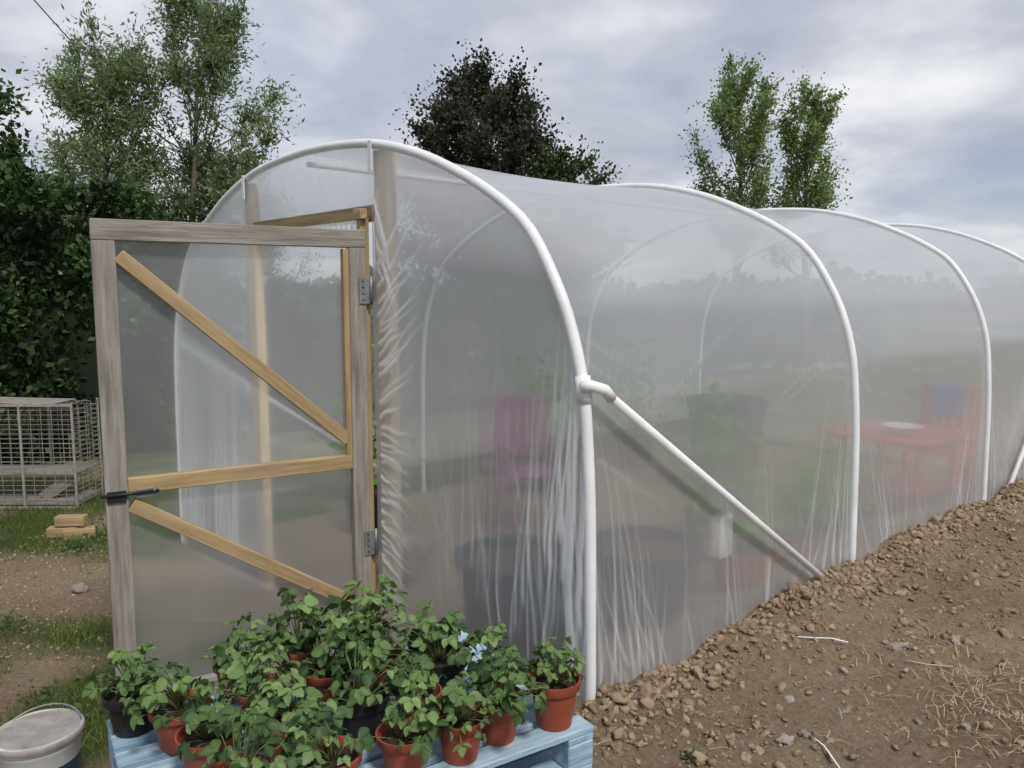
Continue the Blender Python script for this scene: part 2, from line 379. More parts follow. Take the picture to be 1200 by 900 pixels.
n1=N(nt,'ShaderNodeTexNoise',Scale=1.3,Detail=6,Roughness=.65); n2=N(nt,'ShaderNodeTexNoise',Scale=42,Detail=8,Roughness=.8)
for q in (n1,n2): L.new(tc.outputs['Object'],q.inputs['Vector'])
r1=N(nt,'ShaderNodeValToRGB'); e=r1.color_ramp.elements; e[0].position=.36;e[0].color=(.20,.14,.092,1); e[1].position=.66; e[1].color=(.52,.42,.305,1)
ad=N(nt,'ShaderNodeMath',operation='MULTIPLY_ADD'); ad.inputs[1].default_value=.62; L.new(n2.outputs['Fac'],ad.inputs[0])
sc=N(nt,'ShaderNodeMath',operation='MULTIPLY'); sc.inputs[1].default_value=.38; L.new(n1.outputs['Fac'],sc.inputs[0]); L.new(sc.outputs[0],ad.inputs[2]); L.new(ad.outputs[0],r1.inputs[0])
r2=N(nt,'ShaderNodeValToRGB'); e=r2.color_ramp.elements; e[0].position=.3;e[0].color=(.04,.065,.02,1); e[1].position=.7;e[1].color=(.13,.17,.065,1); L.new(n2.outputs['Fac'],r2.inputs[0])
at=N(nt,'ShaderNodeAttribute',attribute_name='grassy'); mx=N(nt,'ShaderNodeMix',data_type='RGBA')
L.new(at.outputs['Fac'],mx.inputs[0]); L.new(r1.outputs[0],mx.inputs[6]); L.new(r2.outputs[0],mx.inputs[7]); L.new(mx.outputs[2],b.inputs['Color'])
b1=N(nt,'ShaderNodeBump',Strength=1,Distance=.04); L.new(n2.outputs['Fac'],b1.inputs['Height']); L.new(b1.outputs[0],b.inputs['Normal'])
L.new(b.outputs[0],out.inputs[0]); M_ground=m
mesh('ground',GV,gridfaces(len(ys),len(xs)),M_ground,None,True,{'grassy':GA})
def rockbase(sub,seed):
    bm=bmesh.new(); bmesh.ops.create_icosphere(bm,subdivisions=sub,radius=1)
    for v_ in bm.verts:
        c=v_.co.copy(); v_.co= c*(1+.8*mn.noise((c.x*1.1+seed*7.3,c.y*1.1,c.z*1.1))+.7*mn.noise((c.x*2.3+seed,c.y*2.3,c.z*2.3+seed))+.25*mn.noise((c.x*6,c.y*6,c.z*6+seed)))
    V=np.array([v_.co[:] for v_ in bm.verts]); F=np.array([[v_.index for v_ in f.verts] for f in bm.faces]); bm.free(); return V,F
bases={s:[rockbase(s,i+s*10) for i in range(9)] for s in (1,2,3)}
def scatter(name,items,mat,smooth=False):
    Vs=[];Fs=[];At=[];o=0
    for (x,y,z,sz,sub) in items:
        V,F=bases[sub][R.randrange(9)]
        M=np.array(Euler((R.uniform(-.9,.9),R.uniform(-.9,.9),R.uniform(0,6.28))).to_matrix()); q=V*np.array([R.uniform(.7,1.4),R.uniform(.6,1.2),R.uniform(.45,.85)])*sz
        Vs.append(q@M.T+np.array([x,y,z])); Fs.append(F+o); o+=len(V); At+= [R.random()]*len(V)
    return mesh(name,np.concatenate(Vs),np.concatenate(Fs),mat,None,smooth,{'shade':At})
def rockmat(name,c1,c2,c3):
    m,nt,out=newmat(name); L=nt.links
    b=N(nt,'ShaderNodeBsdfDiffuse')
    at=N(nt,'ShaderNodeAttribute',attribute_name='shade'); tc=N(nt,'ShaderNodeTexCoord'); nz=N(nt,'ShaderNodeTexNoise',Scale=45,Detail=6,Roughness=.75); L.new(tc.outputs['Object'],nz.inputs['Vector'])
    a=N(nt,'ShaderNodeMath',operation='MULTIPLY_ADD'); a.inputs[1].default_value=.35; L.new(at.outputs['Fac'],a.inputs[0])
    s_=N(nt,'ShaderNodeMath',operation='MULTIPLY'); s_.inputs[1].default_value=.65; L.new(nz.outputs['Fac'],s_.inputs[0]); L.new(s_.outputs[0],a.inputs[2])
    r=N(nt,'ShaderNodeValToRGB'); e=r.color_ramp.elements; e[0].position=.2; e[0].color=(*c1,1); e[1].position=.8; e[1].color=(*c3,1); q=e.new(.5); q.color=(*c2,1)
    L.new(a.outputs[0],r.inputs[0]); L.new(r.outputs[0],b.inputs['Color'])
    bp=N(nt,'ShaderNodeBump',Strength=1,Distance=.012); L.new(nz.outputs['Fac'],bp.inputs['Height']); L.new(bp.outputs[0],b.inputs['Normal']); L.new(b.outputs[0],out.inputs[0]); return m
M_clod=rockmat('clod',(.20,.14,.092),(.33,.25,.17),(.46,.37,.265)); M_stone=rockmat('stone',(.20,.18,.155),(.33,.30,.26),(.50,.46,.41))
it=[];st=[]
for k in range(19000):
    if R.random()<.45: d=R.uniform(-1.2,7.3); w=abs(R.gauss(.12,.45))
    else: d=R.uniform(-2.5,7); w=R.uniform(0,4)
    if w<.03 and d>0: w=.04
    p=T(-w,d,0)
    if p.y<1.3 or p.x>6.8: continue
    if mn.noise((p.x*2.3,p.y*2.3,8))<R.uniform(-.55,.25) and w>.3: continue
    sz=min(.032,.003+R.expovariate(1/.0045))
    it.append((p.x,p.y,gh(p.x,p.y)+sz*.1,sz,2 if sz>.013 else 1))
for k in range(1300):
    d=R.uniform(-.2,7.2); w=R.uniform(.02,.24); p=T(-w,d,0); sz=R.uniform(.005,.022)
    it.append((p.x,p.y,gh(p.x,p.y)+sz*.2,sz,2))
for k in range(1800):
    x=R.uniform(-3.8,-1.5); y=R.uniform(3.8,6.2); sz=R.uniform(.004,.014); it.append((x,y,gh(x,y)+sz*.2,sz,1))
scatter('soil_clods',it,M_clod,False)
for k in range(1000):
    d=R.uniform(-2.5,6.5); w=.1+abs(R.gauss(0,1.6)); p=T(-w,d,0)
    if p.y<1.3 or p.x>6.8: continue
    sz=min(.018,.003+R.expovariate(1/.0045)); st.append((p.x,p.y,gh(p.x,p.y)+sz*.2,sz,2 if sz>.012 else 1))
for (x,y,sz) in [(1.75,3.45,.042),(1.95,3.3,.028),(1.42,3.25,.022),(2.1,3.6,.028),(2.3,3.2,.02),(-2.75,4.9,.05),(-2.6,5.15,.035),(1.0,2.75,.02),(1.3,2.95,.018),(.75,2.45,.028)]:
    st.append((x,y,gh(x,y)+sz*.2,sz,3))
scatter('stones',st,M_stone,False)
V=[];F=[]
for k in range(900):
    if k<620: x=R.gauss(2.15,.32); y=R.gauss(2.95,.26)
    else:
        p=T(-R.uniform(.1,2.2),R.uniform(-1,5),0); x,y=p.x,p.y
    a=R.uniform(0,6.28); l=R.uniform(.02,.09); w=.0012
    z0=gh(x,y)+.010; c,s_=math.cos(a),math.sin(a); i=len(V); m_=R.uniform(-.3,.3)
    x2,y2=x+c*l,y+s_*l; z2=gh(x2,y2)+R.uniform(.008,.02)
    xm,ym=(x+x2)/2-s_*l*m_*.3,(y+y2)/2+c*l*m_*.3; zm=max(z0,z2)+.005
    V+=[(x-s_*w,y+c*w,z0),(x+s_*w,y-c*w,z0),(xm-s_*w,ym+c*w,zm),(xm+s_*w,ym-c*w,zm),(x2-s_*w,y2+c*w,z2),(x2+s_*w,y2-c*w,z2)]
    F+=[(i,i+1,i+3,i+2),(i+2,i+3,i+5,i+4)]
mesh('straw_litter',V,F,M_drystraw)
def gp(x,y,dz=.018): return (x,y,gh(x,y)+dz)
for pts in ([(1.28,3.42),(1.36,3.44),(1.43,3.42),(1.49,3.38)],[(1.15,2.62),(1.13,2.72),(1.10,2.80)],[(1.72,3.32),(1.80,3.30),(1.92,3.31)]):
    tube('dry_twig',[gp(*q) for q in pts],.003,M_white if pts[0][0]<1.3 else M_drystraw,None,6)
# ------------------------------------------------------------ leaves
def leafmesh(C,dirs,size,ratio,shade,name,mat,parent):
    n=len(C); dirs=dirs/(np.linalg.norm(dirs,axis=1,keepdims=True)+1e-9)
    r=rng.normal(size=(n,3)); side=np.cross(dirs,r); side/=np.linalg.norm(side,axis=1,keepdims=True)+1e-9
    nor=np.cross(dirs,side); sz=size[:,None]
    b=C; t=C+dirs*sz; md=C+dirs*sz*.45
    l=md+side*sz*ratio+nor*sz*.06; r_=md-side*sz*ratio+nor*sz*.06
    V=np.stack([b,r_,t,l],1).reshape(-1,3); F=np.arange(n*4).reshape(n,4)
    return mesh(name,V,F,mat,parent,False,{'shade':np.repeat(np.clip(shade,0,1),4)})
def bez(p0,p1,p2,n):
    return [(1-t)**2*p0+2*t*(1-t)*p1+t*t*p2 for t in np.linspace(0,1,n)]
def tree(name,loc,Ht,env,nl,tw,lpt,lsize,ratio,mat,lean=(0,0),t0=.12,t1=.9,rise=.22,twl=.5,r0=.12,spread=.16,droop=0.,shmix=.5,bare=.25,out_bias=.6):
    e=empty(name,loc); loc=np.array(loc,float); lean=np.array([lean[0],lean[1],0])
    def axis_(t): return loc+np.array([.12*math.sin(t*5+loc[0]),.12*math.cos(t*4),Ht*t])+lean*t*t
    V=[];F=[]
    def addt(pts,ra):
        v,f=tube(None,[Vector(p) for p in pts],0,None,seg=5,radii=ra); o=len(V); V.extend(v); F.extend([tuple(i+o for i in q) for q in f])
    tp=[axis_(t) for t in np.linspace(0,.93,14)]; addt(tp,[r0*(1-.93*t)+.006 for t in np.linspace(0,1,14)])
    C=[];Dd=[];Sh=[]
    for i in range(nl):
        t=t0+(t1-t0)*((i+R.random())/nl); az=i*2.399+R.uniform(-.5,.5)
        tt=t+rise*R.uniform(.5,1.3)
        if tt>.97: tt=R.uniform(.78,1.0); t=min(t,tt-.08)
        rad=env(tt)*R.uniform(out_bias,1.15)
        b0=axis_(t); tip=axis_(tt)+np.array([math.cos(az)*rad,math.sin(az)*rad,0])
        mid=(b0+tip)/2+np.array([math.cos(az),math.sin(az),-.3])*rad*.2
        pl=bez(b0,mid,tip,7); rb=max(.012,r0*(1-t)*.4); addt(pl,[rb*(1-.85*k/6) for k in range(7)])
        lsh=R.uniform(0,1)
        for k in range(tw):
            u=bare+(1-bare)*R.random()**.8; j=min(5,int(u*6)); q=pl[j]+(pl[j+1]-pl[j])*(u*6-j) if u<1 else pl[6]
            ld=pl[6]-pl[3]; ld=ld/(np.linalg.norm(ld)+1e-9)
            dr=ld*.7+rng.normal(size=3)*.6+np.array([0,0,.25-droop]); dr/=np.linalg.norm(dr)
            ln_=twl*R.uniform(.4,1.1)*(1.1-.4*tt)
            end=q+dr*ln_
            if k%3==0: addt([q,(q+end)/2+np.array([0,0,.02]),end],[.012,.008,.004])
            tsh=lsh*.5+R.random()*.5
            us=rng.random(lpt); cc=q+np.outer(us,end-q)+rng.normal(size=(lpt,3))*spread*ln_*(.5+us[:,None])
            cc[:,2]-=droop*us*ln_*.5
            C.append(cc); Dd.append(dr*.6+rng.normal(size=(lpt,3))*.7+np.array([0,0,-droop])); Sh.append(np.clip(tsh*shmix+rng.random(lpt)*(1-shmix)*.9+.05,0,1))
    mesh('trunk_and_limbs',V,F,M_bark,e,True)
    C=np.concatenate(C); Dd=np.concatenate(Dd); Sh=np.concatenate(Sh)
    leafmesh(C,Dd,lsize*rng.uniform(.6,1.3,len(C)),ratio,Sh,'crown',mat,e); return e
def env_col(w,pk=.5): 
    return lambda t: w*(max(0,min(1,t/pk))**.6 if t<pk else max(0,1-((t-pk)/(1.02-pk))**2)**.7+.08)
g=-.3
tree('willow_tree',(-8.6,17,g),7.2,env_col(1.5,.5),40,18,24,.12,.17,M_willow,lean=(.2,0),twl=.8,rise=.24,droop=.1,out_bias=.35,t0=.15,bare=.35)
tree('willow_tree',(-7.1,17.3,g),8.1,env_col(1.75,.6),50,18,24,.12,.17,M_willow,lean=(.9,0),twl=.85,rise=.24,droop=.1,out_bias=.35,t0=.12,bare=.35)
tree('willow_tree',(-9.8,19,g),5.6,env_col(1.6,.5),28,15,22,.12,.18,M_willow,twl=.8)
tree('willow_tree',(-6.4,18.5,g),5.2,env_col(1.4,.5),26,15,22,.12,.18,M_willow,twl=.8)
tree('birch_tree',(5.5,20,g),7.55,env_col(1.0,.68),42,16,22,.085,.3,M_birch,twl=.55,rise=.2,t0=.3,out_bias=.35,bare=.3,spread=.2)
tree('birch_tree',(7.4,20.4,g),7.0,env_col(.95,.64),38,16,22,.085,.3,M_birch,lean=(.1,0),twl=.55,rise=.2,t0=.3,out_bias=.35,bare=.3,spread=.2)
tree('copper_beech_tree',(-.45,18,g),6.75,lambda t: 2.05*(1 if t<.5 else max(0,1-((t-.5)/.53)**1.9)**.8)+.1,70,25,30,.09,.36,M_beech,twl=.7,rise=.15,t0=.2,spread=.18,r0=.18,lean=(-.1,0))
tree('beech_tree',(.9,17.4,g),4.9,env_col(1.5,.6),36,18,26,.09,.36,M_beech2,twl=.6,rise=.15,t0=.2,spread=.2,r0=.12)
tree('sapling_tree',(-4.95,15.5,g),4.75,env_col(.7,.5),24,12,18,.10,.25,M_willow,twl=.45,rise=.2)
tree('evergreen_tree',(-6.35,9.3,g),5.0,env_col(1.1,.4),34,16,28,.08,.3,M_conif,twl=.5,rise=.15,t0=.1,out_bias=.4)
hed=empty('laurel_hedge',T(8.6,1,g))
def hh(d): 
    b=3.15-1.25*sstep(d,.7,2.2); return b+.28*mn.noise((d*1.1,0,9))+.12*mn.noise((d*3,2,9))
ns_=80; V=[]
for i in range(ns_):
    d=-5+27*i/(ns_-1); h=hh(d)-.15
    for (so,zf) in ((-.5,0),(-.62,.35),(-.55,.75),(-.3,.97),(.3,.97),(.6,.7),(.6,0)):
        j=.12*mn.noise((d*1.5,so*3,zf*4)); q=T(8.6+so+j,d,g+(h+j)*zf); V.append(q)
mesh('hedge_light_block',V,gridfaces(ns_,7),M_light_block,hed,True)  # added dark body behind the leaves, blocks light through the hedge
def hedgeleaves(n,d0,d1,size):
    C=[];Dr=[];Sh=[]
    while len(C)<n:
        d=R.uniform(d0,d1); h=hh(d)
        if R.random()<.7: z=R.uniform(0,1)*h; so=-.62+.12*math.sin(d*3)*1+.25*mn.noise((d*1.4,z*1.6,1))-.1*mn.noise((d*5,z*5,1))
        else: so=R.uniform(-.6,.6); z=h+.12*mn.noise((d*3,so*3,4))
        z+=R.uniform(-.08,.1); so+=R.uniform(-.1,.12)
        q=T(8.6+so,d,g+z); C.append(q[:]); Dr.append((R.gauss(.35,.6),R.gauss(-.4,.6),R.gauss(.3,.5)))
        Sh.append(.4+1.0*mn.noise((d*2.2,z*2.2,so*2+3))+R.uniform(-.25,.25))
    leafmesh(np.array(C),np.array(Dr),size*rng.uniform(.6,1.3,n),.28,np.array(Sh),'hedge_leaves',M_hedge,hed)
hedgeleaves(26000,-3,2.6,.10); hedgeleaves(9000,2.6,20,.17)
C=[];Dr=[];Sh=[]
for k in range(12000):
    a=R.uniform(-1.35,1.5); r=R.uniform(95,110); h=(3.5+2.5*mn.noise((a*9,0,0))+2*mn.noise((a*30,0,0)))
    z=R.random()*max(1,h); C.append((math.sin(a)*r,math.cos(a)*r,z-.3)); Dr.append((R.gauss(0,1),R.gauss(0,1),R.gauss(0,1))); Sh.append(R.random()*.7)
leafmesh(np.array(C),np.array(Dr),rng.uniform(.8,1.8,len(C)),.4,np.array(Sh),'distant_treeline',M_conif,None)
V=[];F=[];Sh=[]
for k in range(80000):
    x=R.uniform(-4.9,-1.3); y=R.uniform(2.2,8.2)
    if R.random()>gmask(x,y)*1.1-.07: continue
    s,d=Tl(x,y)
    if s<4.3 and d>-.05 : continue
    z=gh(x,y); h=R.uniform(.02,.06)*(1.0+.7*mn.noise((x*2,y*2,7))); a=R.uniform(0,6.28); w=.0024
    lx,ly=R.gauss(0,.6)*h,R.gauss(0,.6)*h; c,s_=math.cos(a)*w,math.sin(a)*w; i=len(V)
    V+=[(x-c,y-s_,z-.01),(x+c,y+s_,z-.01),(x+lx*.4+c*.7,y+ly*.4+s_*.7,z+h*.6),(x+lx*.4-c*.7,y+ly*.4-s_*.7,z+h*.6),(x+lx,y+ly,z+h)]
    F+=[(i,i+1,i+2,i+3),(i+3,i+2,i+4)]; sh=min(1,max(0,.45+.8*mn.noise((x*1.5,y*1.5,2))+R.uniform(-.3,.3))); Sh+=[sh]*5
mesh('grass',V,F,M_grass,None,False,{'shade':Sh})
C=[];Dr=[];Sh=[]
for (x,y,rr,n) in [(-2.9,4.35,.15,70),(-3.2,5.75,.2,110),(-3.0,6.1,.15,70),(-2.25,5.9,.12,50),(.62,2.62,.02,8),(-1.95,3.3,.12,50),(-2.2,3.55,.12,40),(-3.3,6.4,.25,120)]:
    for k in range(n):
        xx=x+R.gauss(0,rr*.5); yy=y+R.gauss(0,rr*.5); C.append((xx,yy,gh(xx,yy)+R.uniform(.0,.05))); Dr.append((R.gauss(0,1),R.gauss(0,1),R.uniform(.1,.8))); Sh.append(R.uniform(.0,.6))
leafmesh(np.array(C),np.array(Dr),rng.uniform(.02,.045,len(C)),.3,np.array(Sh),'weeds',M_straw,None)
# ------------------------------------------------------------ pallets
Lc=Vector((-1.316,2.448,0)); a_=Vector((.845,.534,0)); b_=Vector((.534,-.845,0)); MA,NB=1.316,.876
def Q(m_,n_,z): q=Lc+a_*m_+b_*n_; q.z=z; return q
for lv in range(3):
    zt_=.23-lv*.166
    pe=empty('blue_pallet',Q(MA/2,NB/2,zt_))
    nb=8
    for k in range(nb):
        bw=.088; n0=bw/2+k*(NB-bw)/(nb-1)
        beam('deck_board_%d'%k,Q(0,n0,zt_-.011),Q(MA,n0,zt_-.011),bw-.004,.022,M_blue,pe)
    for k,mm in enumerate((.05,MA/2,MA-.05)):
        beam('stringer_board_%d'%k,Q(mm,.002,zt_-.034),Q(mm,NB-.002,zt_-.034),.098,.022,M_blue,pe)
        for j,n0 in enumerate((.05,NB/2,NB-.05)):
            beam('block_%d%d'%(k,j),Q(mm-.049,n0,zt_-.0875),Q(mm+.049,n0,zt_-.0875),.096,.083,M_blue,pe,bev=.004)
    for j,n0 in enumerate((.05,NB/2,NB-.05)):
        beam('base_board_%d'%j,Q(.003,n0,zt_-.141),Q(MA-.003,n0,zt_-.141),.094,.022,M_blue,pe)
# ------------------------------------------------------------ strawberry plants
st_y=np.array([0,.10,.20,.23,.36,.39,.52,.55,.68,.71,.83,.86,.94,1.0]); st_w=np.array([.03,.20,.33,.29,.46,.40,.52,.44,.48,.38,.36,.26,.17,.02])
TV=[]
for y_,w_ in zip(st_y,st_w): TV+=[(-w_,y_,0),(0,y_-.06,0),(w_,y_,0)]
TV=np.array(TV); TF=[]
for i in range(len(st_y)-1):
    k=i*3; TF+=[(k,k+1,k+4,k+3),(k+1,k+2,k+5,k+4)]
TF=np.array(TF)
def leaflet(acc,o,f,n,size,sh,fold=.3,curl=.25):
    f=f.normalized(); n=(n-f*n.dot(f)); n=n.normalized() if n.length>1e-4 else f.orthogonal().normalized(); sd=f.cross(n)
    X=TV[:,0]*size*.80; Y=TV[:,1]*size; Z=np.abs(TV[:,0])*size*fold-curl*size*TV[:,1]**2+.03*size*np.sin(TV[:,1]*44)*(np.abs(TV[:,0])>.05)
    P_=np.array(o)+np.outer(X,sd)+np.outer(Y,f)+np.outer(Z,n)
    acc[0].append(P_); acc[1].append(TF+acc[3][0]); acc[3][0]+=len(P_)
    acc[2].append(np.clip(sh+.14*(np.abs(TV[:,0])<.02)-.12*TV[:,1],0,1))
def plant(m_,n_,kind,r=.08,h=.135,fol=1.0,nl=24,z=.23):
    q=Q(m_,n_,z); e=empty('potted_strawberry_plant',q); mat={'T':M_terra,'F':M_terra2,'B':M_black}[kind]
    rb=r*.70
    lathe('pot',[(rb*.9,0),(rb,.002),(r*.93,h*.80),(r*1.02,h*.80),(r*1.05,h*.82),(r*1.07,h),(r*1.0,h),(r*.93,h*.86),(r*.9,h*.80)],q,mat,e)
    lathe('compost',[(r*.93,h*.80),(r*.6,h*.85),(r*.1,h*.87)],q,M_compost,e,16)
    acc=([],[],[],[0]); top=q+Vector((0,0,h*.85)); SV=[];SF=[]; ph=R.uniform(0,6)
    tone=R.uniform(-.18,.2); ln2=Vector((R.gauss(0,.02),R.gauss(0,.02),0)); hv=R.uniform(.8,1.2)
    for k in range(nl):
        az=ph+k*2.399+R.uniform(-.5,.5); out_=((k+.5)/nl)
        rad=(.02+.122*out_)*fol*R.uniform(.6,1.25); hz=(.150-.120*out_**1.2)*fol*hv*R.uniform(.45,1.4)
        dr=Vector((math.cos(az),math.sin(az),0)); tip=top+dr*rad+Vector((0,0,hz))+ln2; b0=top+dr*.01+Vector((0,0,-.01)); mid=b0+dr*rad*.35+Vector((0,0,hz*.85))
        pts=[Vector(x) for x in bez(np.array(b0),np.array(mid),np.array(tip),5)]
        v,f=tube(None,pts,.0016,None,seg=4); o=len(SV); SV.extend(v); SF.extend([tuple(i+o for i in qq) for qq in f])
        nrm=Vector((R.gauss(0,.45),R.gauss(0,.45),.95))+dr*.4*out_; fw=(dr+Vector((R.gauss(0,.4),R.gauss(0,.4),R.uniform(-.6,.4)-out_*.25))).normalized()
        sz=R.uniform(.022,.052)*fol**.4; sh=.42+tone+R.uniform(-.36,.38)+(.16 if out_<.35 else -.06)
        if R.random()<.08: sh=1
        sdv=fw.cross(nrm).normalized()
        for ang in (0,1.15,-1.15):
            d2=fw*math.cos(ang)+sdv*math.sin(ang)
            leaflet(acc,tip,d2+Vector((0,0,R.uniform(-.15,.15))),nrm+sdv*math.sin(ang)*-.3,sz*(1 if ang==0 else .9),sh+R.uniform(-.06,.06),R.uniform(.15,.7),R.uniform(.05,.6))
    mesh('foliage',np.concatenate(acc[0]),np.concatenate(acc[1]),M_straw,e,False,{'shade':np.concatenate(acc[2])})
    mesh('leaf_stalks',SV,SF,M_stem,e,True)
for p in [(.07,.11,'B',.085,.13,.95),(.18,.28,'T',.085,.13,.8),(.22,.50,'T',.085,.135,.85),(.25,.74,'T',.08,.13,.85),
          (.40,.07,'T',.075,.13,1.0),(.42,.30,'F',.08,.13,.95),(.44,.54,'T',.08,.13,.95),(.48,.78,'T',.08,.13,.85),
          (.62,.07,'F',.08,.13,1.2),(.64,.29,'T',.08,.13,1.0),(.66,.54,'B',.085,.14,1.0),(.70,.77,'T',.075,.12,.85),
          (.86,.07,'B',.09,.14,1.3),(.82,.30,'T',.08,.13,1.05),(.985,.43,'B',.105,.15,1.05),(.84,.58,'T',.07,.12,.75),
          (.87,.80,'T',.072,.13,.85),(1.02,.77,'T',.074,.14,.9),(1.12,.58,'T',.07,.12,.85),(1.215,.795,'T',.08,.155,.72)]:
    plant(*p,nl=44 if p[5]>.86 else 32)
# ------------------------------------------------------------ bucket
q=Vector((-1.70,2.70,-.24)); e=empty('paint_bucket',q)
lathe('tub',[(.115,0),(.12,.004),(.133,.24),(.137,.245),(.137,.27),(.131,.275)],q,M_bucket,e)
lathe('lid',[(.138,.262),(.146,.266),(.146,.292),(.139,.296),(.134,.287),(.05,.285),(.01,.287)],q,M_lid,e)
lathe('rim',[(.1465,.268),(.149,.272),(.149,.286),(.1465,.290)],q,M_wire,e)
lathe('label',[(.1245,.06),(.1318,.19)],q,M_navy,e)
tube('handle',[q+Vector((.142*math.cos(t),.142*math.sin(t)*.9,.27+.05*math.sin(t))) for t in np.linspace(.1,3.0,14)],.003,M_metal,e,6)
# ------------------------------------------------------------ cage
q=Vector((-4.3,7.0,-.28)); e=empty('wire_cage',q)
X0,X1,Y0,Y1,Z0,Z1=-4.95,-3.84,6.88,7.30,-.27,.64
V=[];F=[]
def bar(p,q_,r=.0026):
    v,f=tube(None,[p,q_],r,None,seg=4); o=len(V); V.extend(v); F.extend([tuple(i+o for i in g_) for g_ in f])
for k in range(22):
    z=Z0+.03+k*(Z1-Z0-.03)/21
    bar((X0,Y0,z),(X1,Y0,z)); bar((X0,Y1,z),(X1,Y1,z)); bar((X1,Y0,z),(X1,Y1,z)); bar((X0,Y0,z),(X0,Y1,z))
for k in range(13):
    x=X0+k*(X1-X0)/12; bar((x,Y0,Z0),(x,Y0,Z1)); bar((x,Y1,Z0),(x,Y1,Z1)); bar((x,Y0,Z1),(x,Y1,Z1))
for k in range(5):
    y=Y0+k*(Y1-Y0)/4; bar((X1,y,Z0),(X1,y,Z1)); bar((X0,y,Z1),(X1,y,Z1))
mesh('wire_grid',V,F,M_wire,e)
for x in (X0,X1,-4.3):
    for y in (Y0-.008,Y1+.008): beam('corner_post',(x,y,Z0-.03),(x,y,Z1+.01),.018,.018,M_wire,e,bev=.002)
for z in (Z0,Z1): beam('frame_rail',(X0,Y0-.01,z),(X1,Y0-.01,z),.014,.022,M_wire,e,bev=.002)
beam('shelf',(X0+.03,Y0+.22,.02),(X1-.03,Y0+.22,.02),.36,.02,M_grey,e); beam('floor_tray',(X0+.02,Y0+.24,Z0+.03),(X1-.02,Y0+.24,Z0+.03),.40,.05,M_grey,e)
beam('shelf_prop',(-4.2,Y0+.1,Z0+.06),(-3.9,Y0+.12,.0),.03,.1,M_grey,e)
beam('top_sheet',(X0,Y0+.2,Z1+.03),(-4.0,Y0+.16,Z1+.012),.36,.008,M_wire,e,bev=.002)
e=empty('timber_offcuts',(-3.45,6.05,-.28))
for k,(x,y,z,an) in enumerate([(-3.5,6.05,-.235,.2),(-3.36,6.02,-.24,.5),(-3.44,6.06,-.15,.1)]):
    c,s_=math.cos(an)*.11,math.sin(an)*.11; beam('offcut_%d'%k,(x-c,y-s_,z),(x+c,y+s_,z),.09,.075,M_pine,e,bev=.004)
tube('overhead_wire',[Vector((-12.5,14,12.2))+(Vector((-8.6,22,5.0))-Vector((-12.5,14,12.2)))*t+Vector((0,0,-.8*math.sin(math.pi*t)*.5)) for t in np.linspace(0,1,20)],.014,M_black,None,6)
# ------------------------------------------------------------ tunnel contents
def bigtub(name,s,d,r,h,mat,leaf=0,hgt=.5,z=-.24):
    q=T(s,d,z); e=empty(name,q)
    lathe('tub',[(r*.78,0),(r*.97,h*.93),(r*1.04,h*.93),(r*1.04,h),(r*.97,h),(r*.93,h*.9)],q,mat,e)
    lathe('compost',[(r*.93,h*.9),(r*.3,h*.93),(.01,h*.93)],q,M_compost,e,18)
    if leaf:
        C=np.array(q)+np.array([0,0,h])+rng.normal(size=(leaf,3))*np.array([r*.75,r*.75,hgt*.30])+np.array([0,0,hgt*.5])
        s_=-.682*(C[:,0]-.296)+.731*(C[:,1]-2.907)   # keep the foliage inside the film
        keep=(s_>.26)&(s_<3.85)&(C[:,2]<1.3); C=C[keep]; leaf=len(C)
        leafmesh(C,rng.normal(size=(leaf,3))+np.array([0,0,-.3]),rng.uniform(.06,.12,leaf),.3,rng.random(leaf),'leaves',M_tom,e)
        for k in range(4):
            a=k*1.6; tube('stem',[q+Vector((0,0,h*.9)),q+Vector((math.cos(a)*r*.4,math.sin(a)*r*.4,h+hgt*.6))],.007,M_stem,e,5)
bigtub('black_tub',.92,.50,.31,.50,M_black,z=-.2); bigtub('black_tub',.58,1.12,.29,.50,M_black,z=-.2)
bigtub('planter_pot',.42,1.85,.2,.30,M_terra,60,.3,z=-.15)
bigtub('tomato_plant',1.2,2.7,.2,.3,M_black,300,.8)
bigtub('tomato_plant',.6,3.35,.18,.28,M_black,200,.5)
bigtub('tomato_plant',.5,2.75,.15,.25,M_terra,140,.45)
bigtub('tomato_plant',3.4,1.2,.2,.3,M_black,160,.9)
bigtub('tomato_plant',3.4,3.2,.2,.3,M_black,180,1.0)
bigtub('tomato_plant',3.4,4.6,.2,.3,M_black,180,1.0)
bigtub('water_barrel',2.1,4.3,.36,.88,M_navy)
beam('plant_label',T(.42,1.62,.14),T(.42,1.62,.38),.12,.004,M_white,None,up=(.6,-.7,0),bev=.001)
def chair(name,s,d,mat,rot,z=-.24,sc=1.0):
    q=T(s,d,z); e=empty(name,q); c,sn=math.cos(rot),math.sin(rot)
    def W(x,y,zz): return q+Vector((c*x-sn*y,sn*x+c*y,zz))*sc
    for x in (-.22,.22):
        beam('front_leg',W(x,-.22,0),W(x,-.22,.43),.045,.045,mat,e); beam('back_leg',W(x,.22,0),W(x,.27,1.0),.045,.045,mat,e)
        beam('arm',W(x,-.25,.64),W(x,.24,.64),.06,.025,mat,e); beam('arm_post',W(x,-.2,.43),W(x,-.2,.63),.04,.04,mat,e)
    for k in range(5): beam('seat_slat_%d'%k,W(-.25,-.2+k*.09,.445),W(.25,-.2+k*.09,.445),.075,.02,mat,e)
    for k in range(5): beam('back_slat_%d'%k,W(-.17+k*.085,.235,.5),W(-.17+k*.085,.275,.98),.055,.018,mat,e,up=(sn,-c,0))
    beam('back_rail',W(-.25,.27,.98),W(.25,.27,.98),.03,.07,mat,e)
    return e,W
chair('garden_chair',2.55,2.2,M_purple,.3); e,W=chair('garden_chair',.62,5.45,M_red,-.75)
